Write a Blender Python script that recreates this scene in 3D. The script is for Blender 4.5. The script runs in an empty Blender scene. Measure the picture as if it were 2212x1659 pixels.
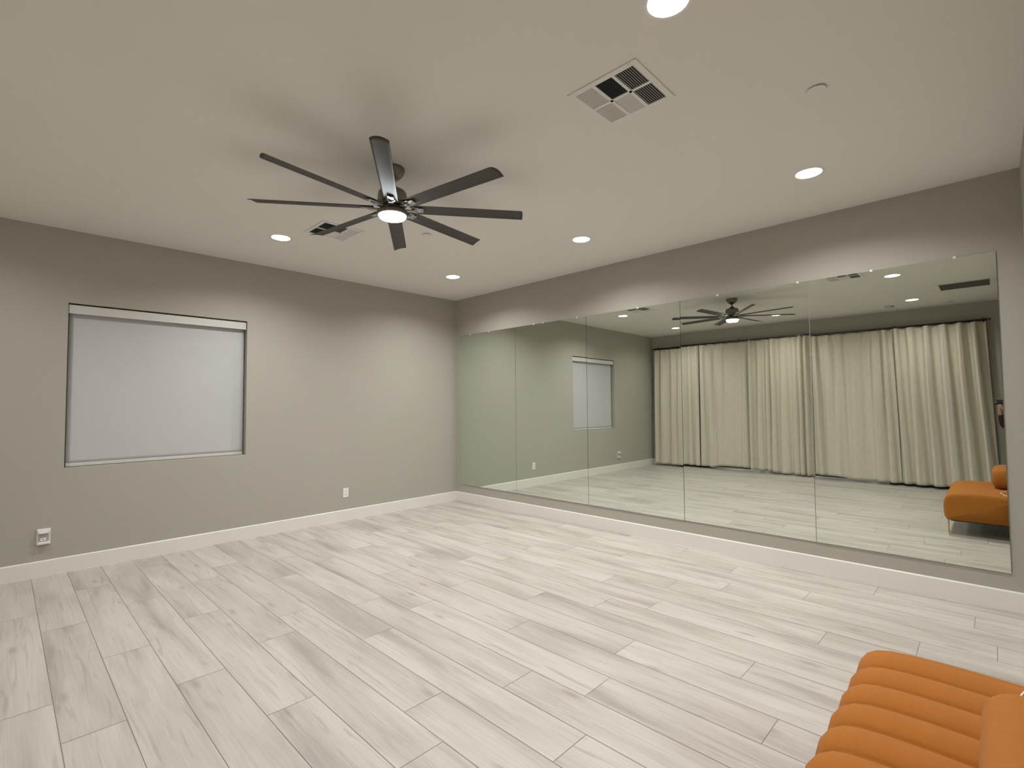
import bpy, bmesh, math, random
from mathutils import Vector, Matrix, noise

random.seed(7)
SC = bpy.context.scene
COL = SC.collection
PI = math.pi

# ---------------------------------------------------------------- camera
CAM = Vector((-4.8566, -5.9257, 1.4436))
yaw, pitch, roll, FPX = -0.8001, 0.0412, -0.0086, 1072.35
fw = Vector((-math.sin(yaw) * math.cos(pitch), math.cos(yaw) * math.cos(pitch), math.sin(pitch)))
rt = Vector((math.cos(yaw), math.sin(yaw), 0))
up = rt.cross(fw)
r2 = math.cos(roll) * rt + math.sin(roll) * up
u2 = -math.sin(roll) * rt + math.cos(roll) * up
cam = bpy.data.objects.new('camera', bpy.data.cameras.new('camera'))
COL.objects.link(cam)
M = Matrix((r2, u2, -fw)).transposed().to_4x4()
M.translation = CAM
cam.matrix_world = M
cam.data.sensor_fit = 'HORIZONTAL'
cam.data.sensor_width = 36.0
cam.data.lens = 36.0 * FPX / 2212.0
cam.data.clip_start = 0.005
SC.camera = cam

# ---------------------------------------------------------------- world, light levels, exposure
world = bpy.data.worlds.new('world')
SC.world = world
world.use_nodes = True
world.node_tree.nodes['Background'].inputs[0].default_value = (0.004, 0.005, 0.008, 1)
world.node_tree.nodes['Background'].inputs[1].default_value = 1.0
SC.view_settings.view_transform = 'Standard'
SC.view_settings.look = 'None'
SC.view_settings.gamma = 1
SC.view_settings.exposure = 0.0
SC.view_settings.use_curve_mapping = False
SC.render.engine = 'CYCLES'
cy = SC.cycles
cy.caustics_reflective = True
cy.blur_glossy = 0.3
cy.sample_clamp_indirect = 10
cy.max_bounces = 14
cy.diffuse_bounces = 7
cy.glossy_bounces = 6
cy.use_denoising = True
cy.use_guiding = False
LAMP_W = 38.5                       # every recessed downlight
LAMP_COL = (1.0, 0.985, 0.965)
FAN_W = 3.0
FAN_COL = (0.90, 0.95, 1.0)
LAMP_SPREAD = math.radians(180)

# ---------------------------------------------------------------- dimensions
H = 3.05
WD = 6.138          # curtain wall at x = -WD
DN = 6.105          # near wall at y = -DN
BB = 0.137
WX0, WX1, WZ0, WZ1 = -4.453, -2.967, 0.9157, 2.392

# ---------------------------------------------------------------- helpers
def link(name, me, mat=None, parent=None, smooth=False):
    if isinstance(me, bmesh.types.BMesh):
        m = bpy.data.meshes.new(name)
        bmesh.ops.recalc_face_normals(me, faces=me.faces)
        me.to_mesh(m); me.free(); me = m
    if smooth:
        for p in me.polygons: p.use_smooth = True
    o = bpy.data.objects.new(name, me)
    if mat is not None:
        for k in (mat if isinstance(mat, (list, tuple)) else [mat]):
            me.materials.append(k)
    COL.objects.link(o)
    if parent is not None: o.parent = parent
    return o

def thing(name, label, cat, loc=(0, 0, 0), group=None, rz=0):
    o = bpy.data.objects.new(name, None)
    o.empty_display_size = 0.1
    COL.objects.link(o)
    o.location = loc
    o.rotation_euler = (0, 0, rz)
    return tag(o, label, cat, group)

def tag(o, label, cat, group=None):
    o['label'] = label; o['category'] = cat
    if group: o['group'] = group
    return o

def struct(o, label=None):
    o['kind'] = 'structure'
    if label: o['label'] = label
    return o

def dup(root, loc, label, rz=None):
    r = root.copy(); COL.objects.link(r); r.location = loc; r['label'] = label
    if rz is not None: r.rotation_euler = (0, 0, rz)
    for ch in list(root.children):
        c = ch.copy(); COL.objects.link(c); c.parent = r
        if c.type == 'LIGHT': c.data = ch.data
        for g in list(ch.children):
            d = g.copy(); COL.objects.link(d); d.parent = c
    return r

def box(bm, x0, x1, y0, y1, z0, z1, mi=0, bevel=0.0):
    vs = [bm.verts.new(p) for p in ((x0, y0, z0), (x1, y0, z0), (x1, y1, z0), (x0, y1, z0),
                                    (x0, y0, z1), (x1, y0, z1), (x1, y1, z1), (x0, y1, z1))]
    fs = []
    for q in ((0, 3, 2, 1), (4, 5, 6, 7), (0, 1, 5, 4), (1, 2, 6, 5), (2, 3, 7, 6), (3, 0, 4, 7)):
        f = bm.faces.new([vs[i] for i in q]); f.material_index = mi; fs.append(f)
    if bevel:
        es = list({e for f in fs for e in f.edges})
        r = bmesh.ops.bevel(bm, geom=es, offset=bevel, segments=2, affect='EDGES', profile=0.6)
        for f in r['faces']: f.material_index = mi
    return vs

def boxo(name, dims, mat, parent=None, bevel=0.0):
    bm = bmesh.new(); box(bm, *dims, bevel=bevel)
    return link(name, bm, mat, parent)

def lathe(bm, prof, n=48, c=(0, 0, 0), mi=0, cap=True):
    rings = []
    for r, z in prof:
        rings.append([bm.verts.new((c[0] + r * math.cos(2 * PI * i / n), c[1] + r * math.sin(2 * PI * i / n), c[2] + z)) for i in range(n)])
    for a, b in zip(rings, rings[1:]):
        for i in range(n):
            f = bm.faces.new((a[i], a[(i + 1) % n], b[(i + 1) % n], b[i])); f.material_index = mi; f.smooth = True
    if cap:
        f = bm.faces.new(rings[0]); f.material_index = mi
        f = bm.faces.new(list(reversed(rings[-1]))); f.material_index = mi

def tube(bm, pts, r, n=10):
    pts = [Vector(p) for p in pts]
    rings = []
    ref = Vector((0, 0, 1))
    for i, p in enumerate(pts):
        t = (pts[min(i + 1, len(pts) - 1)] - pts[max(i - 1, 0)]).normalized()
        a = t.cross(ref)
        if a.length < 1e-3: a = t.cross(Vector((1, 0, 0)))
        a.normalize(); b = t.cross(a)
        rr = r[i] if isinstance(r, (list, tuple)) else r
        rings.append([bm.verts.new(p + rr * (math.cos(2 * PI * k / n) * a + math.sin(2 * PI * k / n) * b)) for k in range(n)])
    for a, b in zip(rings, rings[1:]):
        for i in range(n):
            f = bm.faces.new((a[i], a[(i + 1) % n], b[(i + 1) % n], b[i])); f.smooth = True
    bm.faces.new(rings[0]); bm.faces.new(list(reversed(rings[-1])))

# ---------------------------------------------------------------- materials
def mat(name, col, rough=0.5, metal=0.0, spec=0.5, bump=None, var=None, emit=None, strength=0.0, sheen=0.0):
    m = bpy.data.materials.new(name); m.use_nodes = True
    nt = m.node_tree; b = nt.nodes['Principled BSDF']
    b.inputs['Base Color'].default_value = (*col, 1)
    b.inputs['Roughness'].default_value = rough
    b.inputs['Metallic'].default_value = metal
    b.inputs['Specular IOR Level'].default_value = spec
    if sheen:
        b.inputs['Sheen Weight'].default_value = sheen
        b.inputs['Sheen Roughness'].default_value = 0.5
    if emit:
        b.inputs['Emission Color'].default_value = (*emit, 1)
        b.inputs['Emission Strength'].default_value = strength
    tc = nt.nodes.new('ShaderNodeTexCoord')
    if var:                                    # (scale, amount)
        n = nt.nodes.new('ShaderNodeTexNoise'); n.inputs['Scale'].default_value = var[0]; n.inputs['Detail'].default_value = 3
        nt.links.new(tc.outputs['Object'], n.inputs['Vector'])
        mx = nt.nodes.new('ShaderNodeMix'); mx.data_type = 'RGBA'
        mx.inputs[6].default_value = tuple(c * (1 - var[1]) for c in col) + (1,)
        mx.inputs[7].default_value = tuple(min(1, c * (1 + var[1])) for c in col) + (1,)
        nt.links.new(n.outputs['Fac'], mx.inputs[0]); nt.links.new(mx.outputs[2], b.inputs['Base Color'])
    if bump:                                   # (scale, strength, distance)
        n = nt.nodes.new('ShaderNodeTexNoise'); n.inputs['Scale'].default_value = bump[0]; n.inputs['Detail'].default_value = 2
        nt.links.new(tc.outputs['Object'], n.inputs['Vector'])
        bp = nt.nodes.new('ShaderNodeBump'); bp.inputs['Strength'].default_value = bump[1]; bp.inputs['Distance'].default_value = bump[2]
        nt.links.new(n.outputs['Fac'], bp.inputs['Height']); nt.links.new(bp.outputs['Normal'], b.inputs['Normal'])
    return m

M_wall = mat('greige wall paint', (0.400, 0.385, 0.338), 0.75, spec=0.25, bump=(90, 0.12, 0.002), var=(1.3, 0.02))
M_ceil = mat('ceiling paint', (0.72, 0.70, 0.665), 0.85, spec=0.2, bump=(70, 0.12, 0.002), var=(1.0, 0.015))
M_base = mat('white trim paint', (0.74, 0.72, 0.68), 0.4, spec=0.4)
M_plastic = mat('white plastic', (0.78, 0.77, 0.74), 0.35)
M_trimring = mat('white downlight trim', (0.82, 0.80, 0.76), 0.45)
M_vent = mat('white vent enamel', (0.70, 0.69, 0.66), 0.4)
M_ventshade = mat('painted vent shade', (0.03, 0.032, 0.035), 0.8)  # near-black colour stands for the unlit depth behind the vent slats
M_slot = mat('dark slot', (0.02, 0.02, 0.02), 0.6)
M_disc = mat('sprinkler cap paint', (0.70, 0.68, 0.645), 0.6)
M_lens = mat('lit lens', (0.9, 0.9, 0.9), 0.4, emit=(1.0, 0.97, 0.92), strength=7.0)
M_fanlens = mat('lit fan lens', (0.9, 0.9, 0.9), 0.4, emit=(0.88, 0.94, 1.0), strength=130.0)
M_blade = mat('dark bronze blade', (0.055, 0.048, 0.041), 0.48, metal=0.25, spec=0.5)
M_fan = mat('brushed gunmetal', (0.22, 0.20, 0.165), 0.32, metal=0.9)
M_bracket = mat('brushed steel bracket', (0.42, 0.41, 0.40), 0.3, metal=0.9)
M_rod = mat('dark steel rod', (0.13, 0.125, 0.13), 0.22, metal=0.95)
M_blind = mat('grey blind fabric', (0.50, 0.50, 0.505), 0.85, spec=0.2, var=(3, 0.03), bump=(900, 0.15, 0.0005))
M_cass = mat('pale blind cassette', (0.60, 0.585, 0.56), 0.5, bump=(300, 0.1, 0.0005))
M_cord = mat('blind side channel', (0.20, 0.19, 0.18), 0.5)
M_vinyl = mat('white vinyl frame', (0.75, 0.75, 0.73), 0.35)
M_edge = mat('mirror glass edge', (0.035, 0.045, 0.038), 0.35, spec=0.6)
M_clip = mat('clear mirror clip', (0.85, 0.85, 0.83), 0.08, spec=1.0)
M_sofa = mat('burnt orange fabric', (0.35, 0.122, 0.018), 0.85, spec=0.2, var=(60, 0.06), bump=(700, 0.35, 0.001), sheen=0.05)
M_gold = mat('brass leg', (0.65, 0.48, 0.26), 0.25, metal=1.0)
M_cable = mat('white cable', (0.75, 0.70, 0.66), 0.5)
M_skin = mat('skin', (0.42, 0.23, 0.17), 0.55, var=(14, 0.06))
M_cloth = mat('dark maroon cloth', (0.035, 0.012, 0.010), 0.9, bump=(300, 0.3, 0.001))
M_jean = mat('dark trousers', (0.03, 0.035, 0.05), 0.9, bump=(300, 0.3, 0.001))
M_hair = mat('dark hair', (0.02, 0.013, 0.01), 0.5, bump=(120, 0.6, 0.003))
M_phone = mat('black phone', (0.012, 0.012, 0.014), 0.25)
M_ring = mat('pale metal ring', (0.6, 0.58, 0.55), 0.25, metal=0.8)
M_thresh = mat('white door sill', (0.80, 0.80, 0.80), 0.3)

def mat_mirror():
    m = bpy.data.materials.new('silvered mirror'); m.use_nodes = True
    nt = m.node_tree; b = nt.nodes['Principled BSDF']
    b.inputs['Base Color'].default_value = (0.80, 0.845, 0.79, 1)
    b.inputs['Metallic'].default_value = 1.0
    b.inputs['Roughness'].default_value = 0.0
    return m
M_mirror = mat_mirror()

def mat_glass():
    m = bpy.data.materials.new('window glass'); m.use_nodes = True
    b = m.node_tree.nodes['Principled BSDF']
    b.inputs['Base Color'].default_value = (0.9, 0.95, 0.95, 1)
    b.inputs['Roughness'].default_value = 0.0
    b.inputs['Transmission Weight'].default_value = 1.0
    b.inputs['IOR'].default_value = 1.45
    return m
M_glass = mat_glass()

def mat_curtain():
    m = bpy.data.materials.new('cream curtain'); m.use_nodes = True
    nt = m.node_tree; b = nt.nodes['Principled BSDF']
    b.inputs['Roughness'].default_value = 0.8; b.inputs['Specular IOR Level'].default_value = 0.2
    b.inputs['Sheen Weight'].default_value = 0.1
    tc = nt.nodes.new('ShaderNodeTexCoord'); mp = nt.nodes.new('ShaderNodeMapping')
    mp.inputs['Scale'].default_value = (1, 140, 4)
    nt.links.new(tc.outputs['Object'], mp.inputs['Vector'])
    n = nt.nodes.new('ShaderNodeTexNoise'); n.inputs['Scale'].default_value = 2.0
    nt.links.new(mp.outputs['Vector'], n.inputs['Vector'])
    r = nt.nodes.new('ShaderNodeValToRGB')
    r.color_ramp.elements[0].position = 0.3; r.color_ramp.elements[0].color = (0.58, 0.535, 0.44, 1)
    r.color_ramp.elements[1].position = 0.7; r.color_ramp.elements[1].color = (0.70, 0.65, 0.545, 1)
    nt.links.new(n.outputs['Fac'], r.inputs['Fac']); nt.links.new(r.outputs['Color'], b.inputs['Base Color'])
    bp = nt.nodes.new('ShaderNodeBump'); bp.inputs['Strength'].default_value = 0.1; bp.inputs['Distance'].default_value = 0.001
    nt.links.new(n.outputs['Fac'], bp.inputs['Height']); nt.links.new(bp.outputs['Normal'], b.inputs['Normal'])
    return m
M_curt = mat_curtain()

def mat_floor():
    m = bpy.data.materials.new('pale oak planks'); m.use_nodes = True
    nt = m.node_tree; L = nt.links; b = nt.nodes['Principled BSDF']
    def N(t): return nt.nodes.new(t)
    def math_(op, a, c=None, v=None):
        n = N('ShaderNodeMath'); n.operation = op
        L.new(a, n.inputs[0])
        if c is not None: L.new(c, n.inputs[1])
        if v is not None: n.inputs[1].default_value = v
        return n.outputs[0]
    tc = N('ShaderNodeTexCoord')
    at = N('ShaderNodeAttribute'); at.attribute_name = 'plank'
    sep = N('ShaderNodeSeparateColor'); L.new(at.outputs['Color'], sep.inputs[0])
    off = N('ShaderNodeCombineXYZ')
    L.new(math_('MULTIPLY', sep.outputs[0], v=37.0), off.inputs[0]); L.new(math_('MULTIPLY', sep.outputs[1], v=53.0), off.inputs[1])
    add = N('ShaderNodeVectorMath'); add.operation = 'ADD'
    L.new(tc.outputs['Object'], add.inputs[0]); L.new(off.outputs[0], add.inputs[1])
    def noise_(sc, scale, detail, dist=0.0, rough=0.5):
        mp = N('ShaderNodeMapping'); mp.inputs['Scale'].default_value = sc; L.new(add.outputs[0], mp.inputs['Vector'])
        n = N('ShaderNodeTexNoise'); n.inputs['Scale'].default_value = scale; n.inputs['Detail'].default_value = detail
        n.inputs['Distortion'].default_value = dist; n.inputs['Roughness'].default_value = rough
        L.new(mp.outputs[0], n.inputs['Vector']); return n.outputs['Fac']
    def ramp(fac, stops):
        r = N('ShaderNodeValToRGB'); e = r.color_ramp.elements
        e[0].position, e[0].color = stops[0][0], (*stops[0][1], 1)
        e[1].position, e[1].color = stops[-1][0], (*stops[-1][1], 1)
        for p, c in stops[1:-1]:
            q = e.new(p); q.color = (*c, 1)
        L.new(fac, r.inputs['Fac']); return r.outputs['Color']
    def mix(kind, fac, a, c):
        n = N('ShaderNodeMix'); n.data_type = 'RGBA'; n.blend_type = kind
        if isinstance(fac, float): n.inputs[0].default_value = fac
        else: L.new(fac, n.inputs[0])
        for s, v in ((6, a), (7, c)):
            if isinstance(v, tuple): n.inputs[s].default_value = (*v, 1)
            else: L.new(v, n.inputs[s])
        return n.outputs[2]
    broad = noise_((5.0, 0.75, 1), 1.0, 4, 0.8)
    base = ramp(broad, [(0.28, (0.36, 0.325, 0.292)), (0.42, (0.465, 0.428, 0.39)), (0.56, (0.535, 0.50, 0.462)), (0.8, (0.60, 0.565, 0.525))])
    fine = noise_((60.0, 1.6, 1), 1.5, 5, 0.4)
    f2 = ramp(fine, [(0.3, (0.86, 0.85, 0.84)), (0.65, (1, 1, 1))])
    c = mix('MULTIPLY', 0.7, base, f2)
    streak = noise_((22.0, 1.3, 1), 1.3, 3, 1.2)
    sm = ramp(streak, [(0.56, (0, 0, 0)), (0.70, (1, 1, 1))])
    smv = N('ShaderNodeRGBToBW'); L.new(sm, smv.inputs[0])
    c = mix('MIX', math_('MULTIPLY', smv.outputs[0], v=0.5), c, (0.30, 0.265, 0.232))
    # knots
    mpk = N('ShaderNodeMapping'); mpk.inputs['Scale'].default_value = (4.2, 1.25, 1); L.new(add.outputs[0], mpk.inputs['Vector'])
    vo = N('ShaderNodeTexVoronoi'); vo.inputs['Scale'].default_value = 1.0; L.new(mpk.outputs[0], vo.inputs['Vector'])
    vo.voronoi_dimensions = '2D'
    km = ramp(vo.outputs['Distance'], [(0.02, (1, 1, 1)), (0.11, (0, 0, 0))])
    kb = N('ShaderNodeRGBToBW'); L.new(km, kb.inputs[0])
    vs = N('ShaderNodeSeparateColor'); L.new(vo.outputs['Color'], vs.inputs[0])
    gate = math_('GREATER_THAN', vs.outputs[0], v=0.62)
    c = mix('MIX', math_('MULTIPLY', math_('MULTIPLY', kb.outputs[0], gate), v=0.45), c, (0.24, 0.19, 0.155))
    # per-plank tone
    tone = ramp(sep.outputs[2], [(0.0, (0.92, 0.91, 0.90)), (0.5, (0.965, 0.96, 0.955)), (1.0, (1.0, 1.0, 1.0))])
    c = mix('MULTIPLY', 1.0, c, tone)
    L.new(c, b.inputs['Base Color'])
    b.inputs['Roughness'].default_value = 0.42
    b.inputs['Specular IOR Level'].default_value = 0.5
    bp = N('ShaderNodeBump'); bp.inputs['Strength'].default_value = 0.12; bp.inputs['Distance'].default_value = 0.001
    L.new(fine, bp.inputs['Height']); L.new(bp.outputs['Normal'], b.inputs['Normal'])
    return m
M_floor = mat_floor()
M_groove = mat('plank groove', (0.22, 0.185, 0.16), 0.8)

# ---------------------------------------------------------------- room shell
def build_floor():
    W, L0, X0 = 0.2290, 1.526, -4.643
    known = {-1: -1.045, 0: -1.467, 1: -0.664, 2: -2.824, 3: -1.91, 4: -2.65, 5: -2.354, 6: -3.07, 7: -2.55, 8: -2.895,
             9: -2.116, 10: -2.776, 11: -3.394, 12: -3.832, 13: -4.122, 14: -3.594, 15: -4.029, 16: -4.361, 17: -4.87,
             18: -4.257, 19: -3.7, -2: -0.3, -3: -1.7, -4: -0.9, -5: -2.1, -6: -1.2, -7: -0.5}
    bm = bmesh.new()
    lay = bm.loops.layers.float_color.new('plank')
    ymax, ymin = 0.0, -7.7
    xmin, xmax = -WD - 0.1, 0.0
    g = 0.0015
    def quad(x0, x1, y0, y1, z, mi, c):
        vs = [bm.verts.new(p) for p in ((x0, y0, z), (x1, y0, z), (x1, y1, z), (x0, y1, z))]
        f = bm.faces.new(vs); f.material_index = mi
        for l in f.loops: l[lay] = c
    box(bm, xmin, xmax, ymin, ymax, -0.10, -0.0012, mi=1)
    for k in range(-8, 22):
        x0, x1 = X0 + k * W, X0 + (k + 1) * W
        a, b_ = max(x0, xmin), min(x1, xmax)
        if b_ - a < 0.005: continue
        j = known.get(k, -random.random() * L0)
        while j < ymax: j += L0
        y = j
        while y > ymin:
            y0, y1 = max(y - L0, ymin), min(y, ymax)
            if y1 - y0 > 0.004:
                c = (random.random(), random.random(), random.random(), 1)
                quad(a + g, b_ - g, y0 + g, y1 - g, 0.0, 0, c)
            y -= L0
    return struct(link('floor', bm, [M_floor, M_groove]), 'pale oak plank floor')
build_floor()

LGX, LGY, CANR, CAND = (-5.13, -3.035, -0.94), (-5.045, -3.083, -1.105), 0.080, 0.046
def build_ceiling():
    """slab with eight round recesses for the downlights"""
    bm = bmesh.new(); hc = 0.16
    xs = [-WD - 0.15] + [v for x in LGX for v in (x - hc, x + hc)] + [0.15]
    ys = [-7.7] + [v for y in LGY for v in (y - hc, y + hc)] + [0.15]
    zt = H + 0.15
    def quad(x0, x1, y0, y1, z):
        bm.faces.new([bm.verts.new(p) for p in ((x0, y0, z), (x1, y0, z), (x1, y1, z), (x0, y1, z))])
    for i in range(7):
        for j in range(7):
            x0, x1, y0, y1 = xs[i], xs[i + 1], ys[j], ys[j + 1]
            if i % 2 and j % 2 and not (i == 3 and j == 3):
                cx_, cy_ = (x0 + x1) / 2, (y0 + y1) / 2; n = 64
                inner, outer, topr = [], [], []
                for k in range(n):
                    a = 2 * PI * k / n; c_, s_ = math.cos(a), math.sin(a); q = hc / max(abs(c_), abs(s_))
                    inner.append(bm.verts.new((cx_ + CANR * c_, cy_ + CANR * s_, H)))
                    outer.append(bm.verts.new((cx_ + q * c_, cy_ + q * s_, H)))
                    topr.append(bm.verts.new((cx_ + CANR * c_, cy_ + CANR * s_, H + CAND + 0.02)))
                for k in range(n):
                    k2 = (k + 1) % n
                    bm.faces.new((inner[k], inner[k2], outer[k2], outer[k]))
                    bm.faces.new((inner[k], inner[k2], topr[k2], topr[k]))
                bm.faces.new(topr)
            else: quad(x0, x1, y0, y1, H)
    a, b, c, d = xs[0], xs[-1], ys[0], ys[-1]
    quad(a, b, c, d, zt)
    for q in (((a, c), (b, c)), ((b, c), (b, d)), ((b, d), (a, d)), ((a, d), (a, c))):
        (x0, y0), (x1, y1) = q
        bm.faces.new([bm.verts.new(p) for p in ((x0, y0, H), (x1, y1, H), (x1, y1, zt), (x0, y0, zt))])
    bmesh.ops.remove_doubles(bm, verts=bm.verts, dist=1e-5)
    return struct(link('ceiling', bm, M_ceil))
build_ceiling()

bm = bmesh.new()   # window wall with a plain drywall opening
T = 0.16
box(bm, -WD - 0.15, WX0, 0, T, 0, H); box(bm, WX1, 0.15, 0, T, 0, H)
box(bm, WX0, WX1, 0, T, 0, WZ0); box(bm, WX0, WX1, 0, T, WZ1, H)
struct(link('wall_back', bm, M_wall), 'greige wall with the window')
struct(boxo('wall_right', (0.0055, 0.15, -DN - 0.15, 0, 0, H), M_wall), 'greige wall carrying the mirrors')

# curtain wall with its wide glass door opening
DY0, DY1, DZ = -5.45, -0.65, 2.42
bm = bmesh.new()
box(bm, -WD - 0.15, -WD, DY1, 0, 0, H); box(bm, -WD - 0.15, -WD, -7.7, DY0, 0, H); box(bm, -WD - 0.15, -WD, DY0, DY1, DZ, H)
struct(link('wall_left', bm, M_wall), 'greige wall behind the curtains')
# near wall with the doorway the photographer stands in
OX0, OX1, OZ = -5.66, -4.60, 2.44
bm = bmesh.new()
box(bm, OX1, 0.0055, -DN - 0.13, -DN, 0, H); box(bm, -WD, OX0, -DN - 0.13, -DN, 0, H); box(bm, OX0, OX1, -DN - 0.13, -DN, OZ, H)
struct(link('wall_front', bm, M_wall), 'greige wall behind the sofa')
bm = bmesh.new()
box(bm, -WD, -3.6, -7.7, -7.6, 0, H); box(bm, -3.7, -3.6, -7.6, -DN - 0.13, 0, H)
struct(link('wall_hall', bm, M_wall))

def baseboard(name, segs):
    bm = bmesh.new()
    for (ax, c0, c1, at, sgn) in segs:    # ax 'x': runs along x at y=at
        t, ch = 0.016, 0.007
        pr = [(0, 0), (t, 0), (t, BB - ch), (t - ch, BB), (0, BB)]
        ends = []
        for c in (c0, c1):
            ring = []
            for d, z in pr:
                ring.append(bm.verts.new((c, at + sgn * d, z) if ax == 'x' else (at + sgn * d, c, z)))
            ends.append(ring)
        n = len(pr)
        for i in range(n): bm.faces.new((ends[0][i], ends[0][(i + 1) % n], ends[1][(i + 1) % n], ends[1][i]))
        bm.faces.new(ends[0]); bm.faces.new(list(reversed(ends[1])))
    struct(link(name, bm, M_base))
baseboard('baseboard_back', [('x', -WD, 0.0, 0, -1)])
baseboard('baseboard_right', [('y', -DN, -0.016, 0.0055, -1)])
baseboard('baseboard_front', [('x', OX1, -0.014, -DN, 1), ('x', -WD, OX0, -DN, 1)])
baseboard('baseboard_left', [('y', -0.60, -0.016, -WD, 1), ('y', -DN + 0.016, -5.50, -WD, 1)])

# window behind the blind
w = struct(boxo('window_1', (WX0, WX1, 0.135, 0.14, WZ0, WZ1), M_glass))
bm = bmesh.new()
for a in ((WX0, WX0 + 0.05, WZ0, WZ1), (WX1 - 0.05, WX1, WZ0, WZ1), (WX0 + 0.05, WX1 - 0.05, WZ0, WZ0 + 0.05), (WX0 + 0.05, WX1 - 0.05, WZ1 - 0.05, WZ1),
          ((WX0 + WX1) / 2 - 0.02, (WX0 + WX1) / 2 + 0.02, WZ0 + 0.05, WZ1 - 0.05)):
    box(bm, a[0], a[1], 0.115, 0.155, a[2], a[3])
link('window_frame', bm, M_vinyl, w)

# glass door behind the curtains
d = struct(boxo('door_1', (-WD - 0.09, -WD - 0.08, DY0, DY1, 0.03, DZ), M_glass))
bm = bmesh.new()
n = 4
for i in range(n + 1):
    y = DY0 + (DY1 - DY0) * i / n
    y0, y1 = max(DY0, y - 0.045), min(DY1, y + 0.045)
    box(bm, -WD - 0.12, -WD - 0.04, y0, y1, 0.03, DZ)
box(bm, -WD - 0.119, -WD - 0.041, DY0, DY1, DZ - 0.06, DZ - 0.001)
box(bm, -WD - 0.119, -WD - 0.041, DY0, DY1, 0.031, 0.10)
link('door_frame', bm, M_vinyl, d)
bm = bmesh.new(); box(bm, -WD - 0.14, -WD + 0.075, DY0 + 0.9, DY1 - 0.75, 0.0, 0.042, bevel=0.004)
link('door_sill', bm, M_thresh, d)

# doorway casing in the near wall
bm = bmesh.new()
for x0, x1, z0, z1 in ((OX0, OX0 + 0.02, 0, OZ), (OX1 - 0.02, OX1, 0, OZ), (OX0 + 0.02, OX1 - 0.02, OZ - 0.02, OZ)):
    box(bm, x0, x1, -DN - 0.13, -DN, z0, z1)
struct(link('trim_1', bm, M_base))

# ---------------------------------------------------------------- roller blind
bl = thing('roller_blind', 'lowered grey roller blind recessed in the window opening', 'blind', (0.5 * (WX0 + WX1), 0.05, WZ0))
cx = 0.5 * (WX0 + WX1); hw = 0.5 * (WX1 - WX0)
bm = bmesh.new()
box(bm, -hw + 0.004, hw - 0.006, -0.030, -0.022, WZ1 - WZ0 - 0.092, WZ1 - WZ0 - 0.014, bevel=0.002)
box(bm, -hw + 0.004, hw - 0.006, -0.0215, 0.045, WZ1 - WZ0 - 0.024, WZ1 - WZ0 - 0.016)
link('cassette', bm, M_cass, bl)
bm = bmesh.new()
nx, nz = 40, 40
zt = WZ1 - WZ0 - 0.03; zb = 0.03
g = []
for j in range(nz + 1):
    row = []
    for i in range(nx + 1):
        u, v = i / nx, j / nz
        x = -hw + 0.012 + (2 * hw - 0.028) * u; z = zb + (zt - zb) * v
        y = 0.022 + 0.0012 * math.sin(5 * u + 1) * math.sin(PI * v)
        row.append(bm.verts.new((x, y, z)))
    g.append(row)
for j in range(nz):
    for i in range(nx):
        f = bm.faces.new((g[j][i], g[j][i + 1], g[j + 1][i + 1], g[j + 1][i])); f.smooth = True
fab = link('fabric', bm, M_blind, bl)
sm = fab.modifiers.new('thickness', 'SOLIDIFY'); sm.thickness = 0.0008
bm = bmesh.new(); box(bm, -hw + 0.012, hw - 0.016, 0.014, 0.030, 0.004, 0.034, bevel=0.003)
link('bottom_bar', bm, M_cass, bl)
bm = bmesh.new()
lathe(bm, [(0.018, 0), (0.018, 2 * hw - 0.03)], 24)
bmesh.ops.rotate(bm, verts=bm.verts, cent=(0, 0, 0), matrix=Matrix.Rotation(PI / 2, 3, 'Y'))
bmesh.ops.translate(bm, verts=bm.verts, vec=(-hw + 0.014, 0.022, WZ1 - WZ0 - 0.046))
link('roller_tube', bm, M_cord, bl)

# ---------------------------------------------------------------- mirrors
SE = [-0.1043, -1.2818, -2.456, -3.6342, -4.8005, -5.9687]
MZ0, MZ1 = 0.2565, 2.4921
MTILT = [(0, 0), (0, 0.0004), (0.0, 0.0011), (0.0, -0.0008), (0.0, 0.0010)]      # (about z, about y) of every pane, radians
names_m = ['leftmost wall mirror pane, next to the window wall corner',
           'second wall mirror pane from the window wall, reflecting the blind edge and an outlet',
           'middle wall mirror pane, reflecting the room corner and first curtain',
           'fourth wall mirror pane, reflecting the ceiling fan and curtains',
           'rightmost and largest looking wall mirror pane, reflecting the orange sofa']
CLIPS = {0: [-0.35, -0.75], 1: [-1.62, -1.78, -2.32], 2: [-3.15], 3: [-4.02, -4.72], 4: [-5.25, -5.75]}
for i in range(5):
    y1, y0 = SE[i], SE[i + 1]
    yc = 0.5 * (y0 + y1); h2 = 0.5 * (y1 - y0) - 0.0022
    mo = thing('mirror_pane', names_m[i], 'mirror', (0.0, yc, 0.5 * (MZ0 + MZ1)), 'frameless mirror panes on the wall')
    bm = bmesh.new()
    hz = 0.5 * (MZ1 - MZ0)
    vs = box(bm, -0.003, 0.003, -h2, h2, -hz, hz)
    for f in bm.faces:
        f.material_index = 1
        if all(abs(v.co.x + 0.003) < 1e-6 for v in f.verts): f.material_index = 0
    gl = link('glass', bm, [M_mirror, M_edge], mo)
    gl.rotation_euler = (0, MTILT[i][1], MTILT[i][0])
    for cyy in CLIPS[i]:
        bm = bmesh.new()
        box(bm, -0.009, 0.0052, cyy - yc - 0.009, cyy - yc + 0.009, hz - 0.008, hz + 0.010, bevel=0.003)
        link('clip', bm, M_clip, mo)

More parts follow.
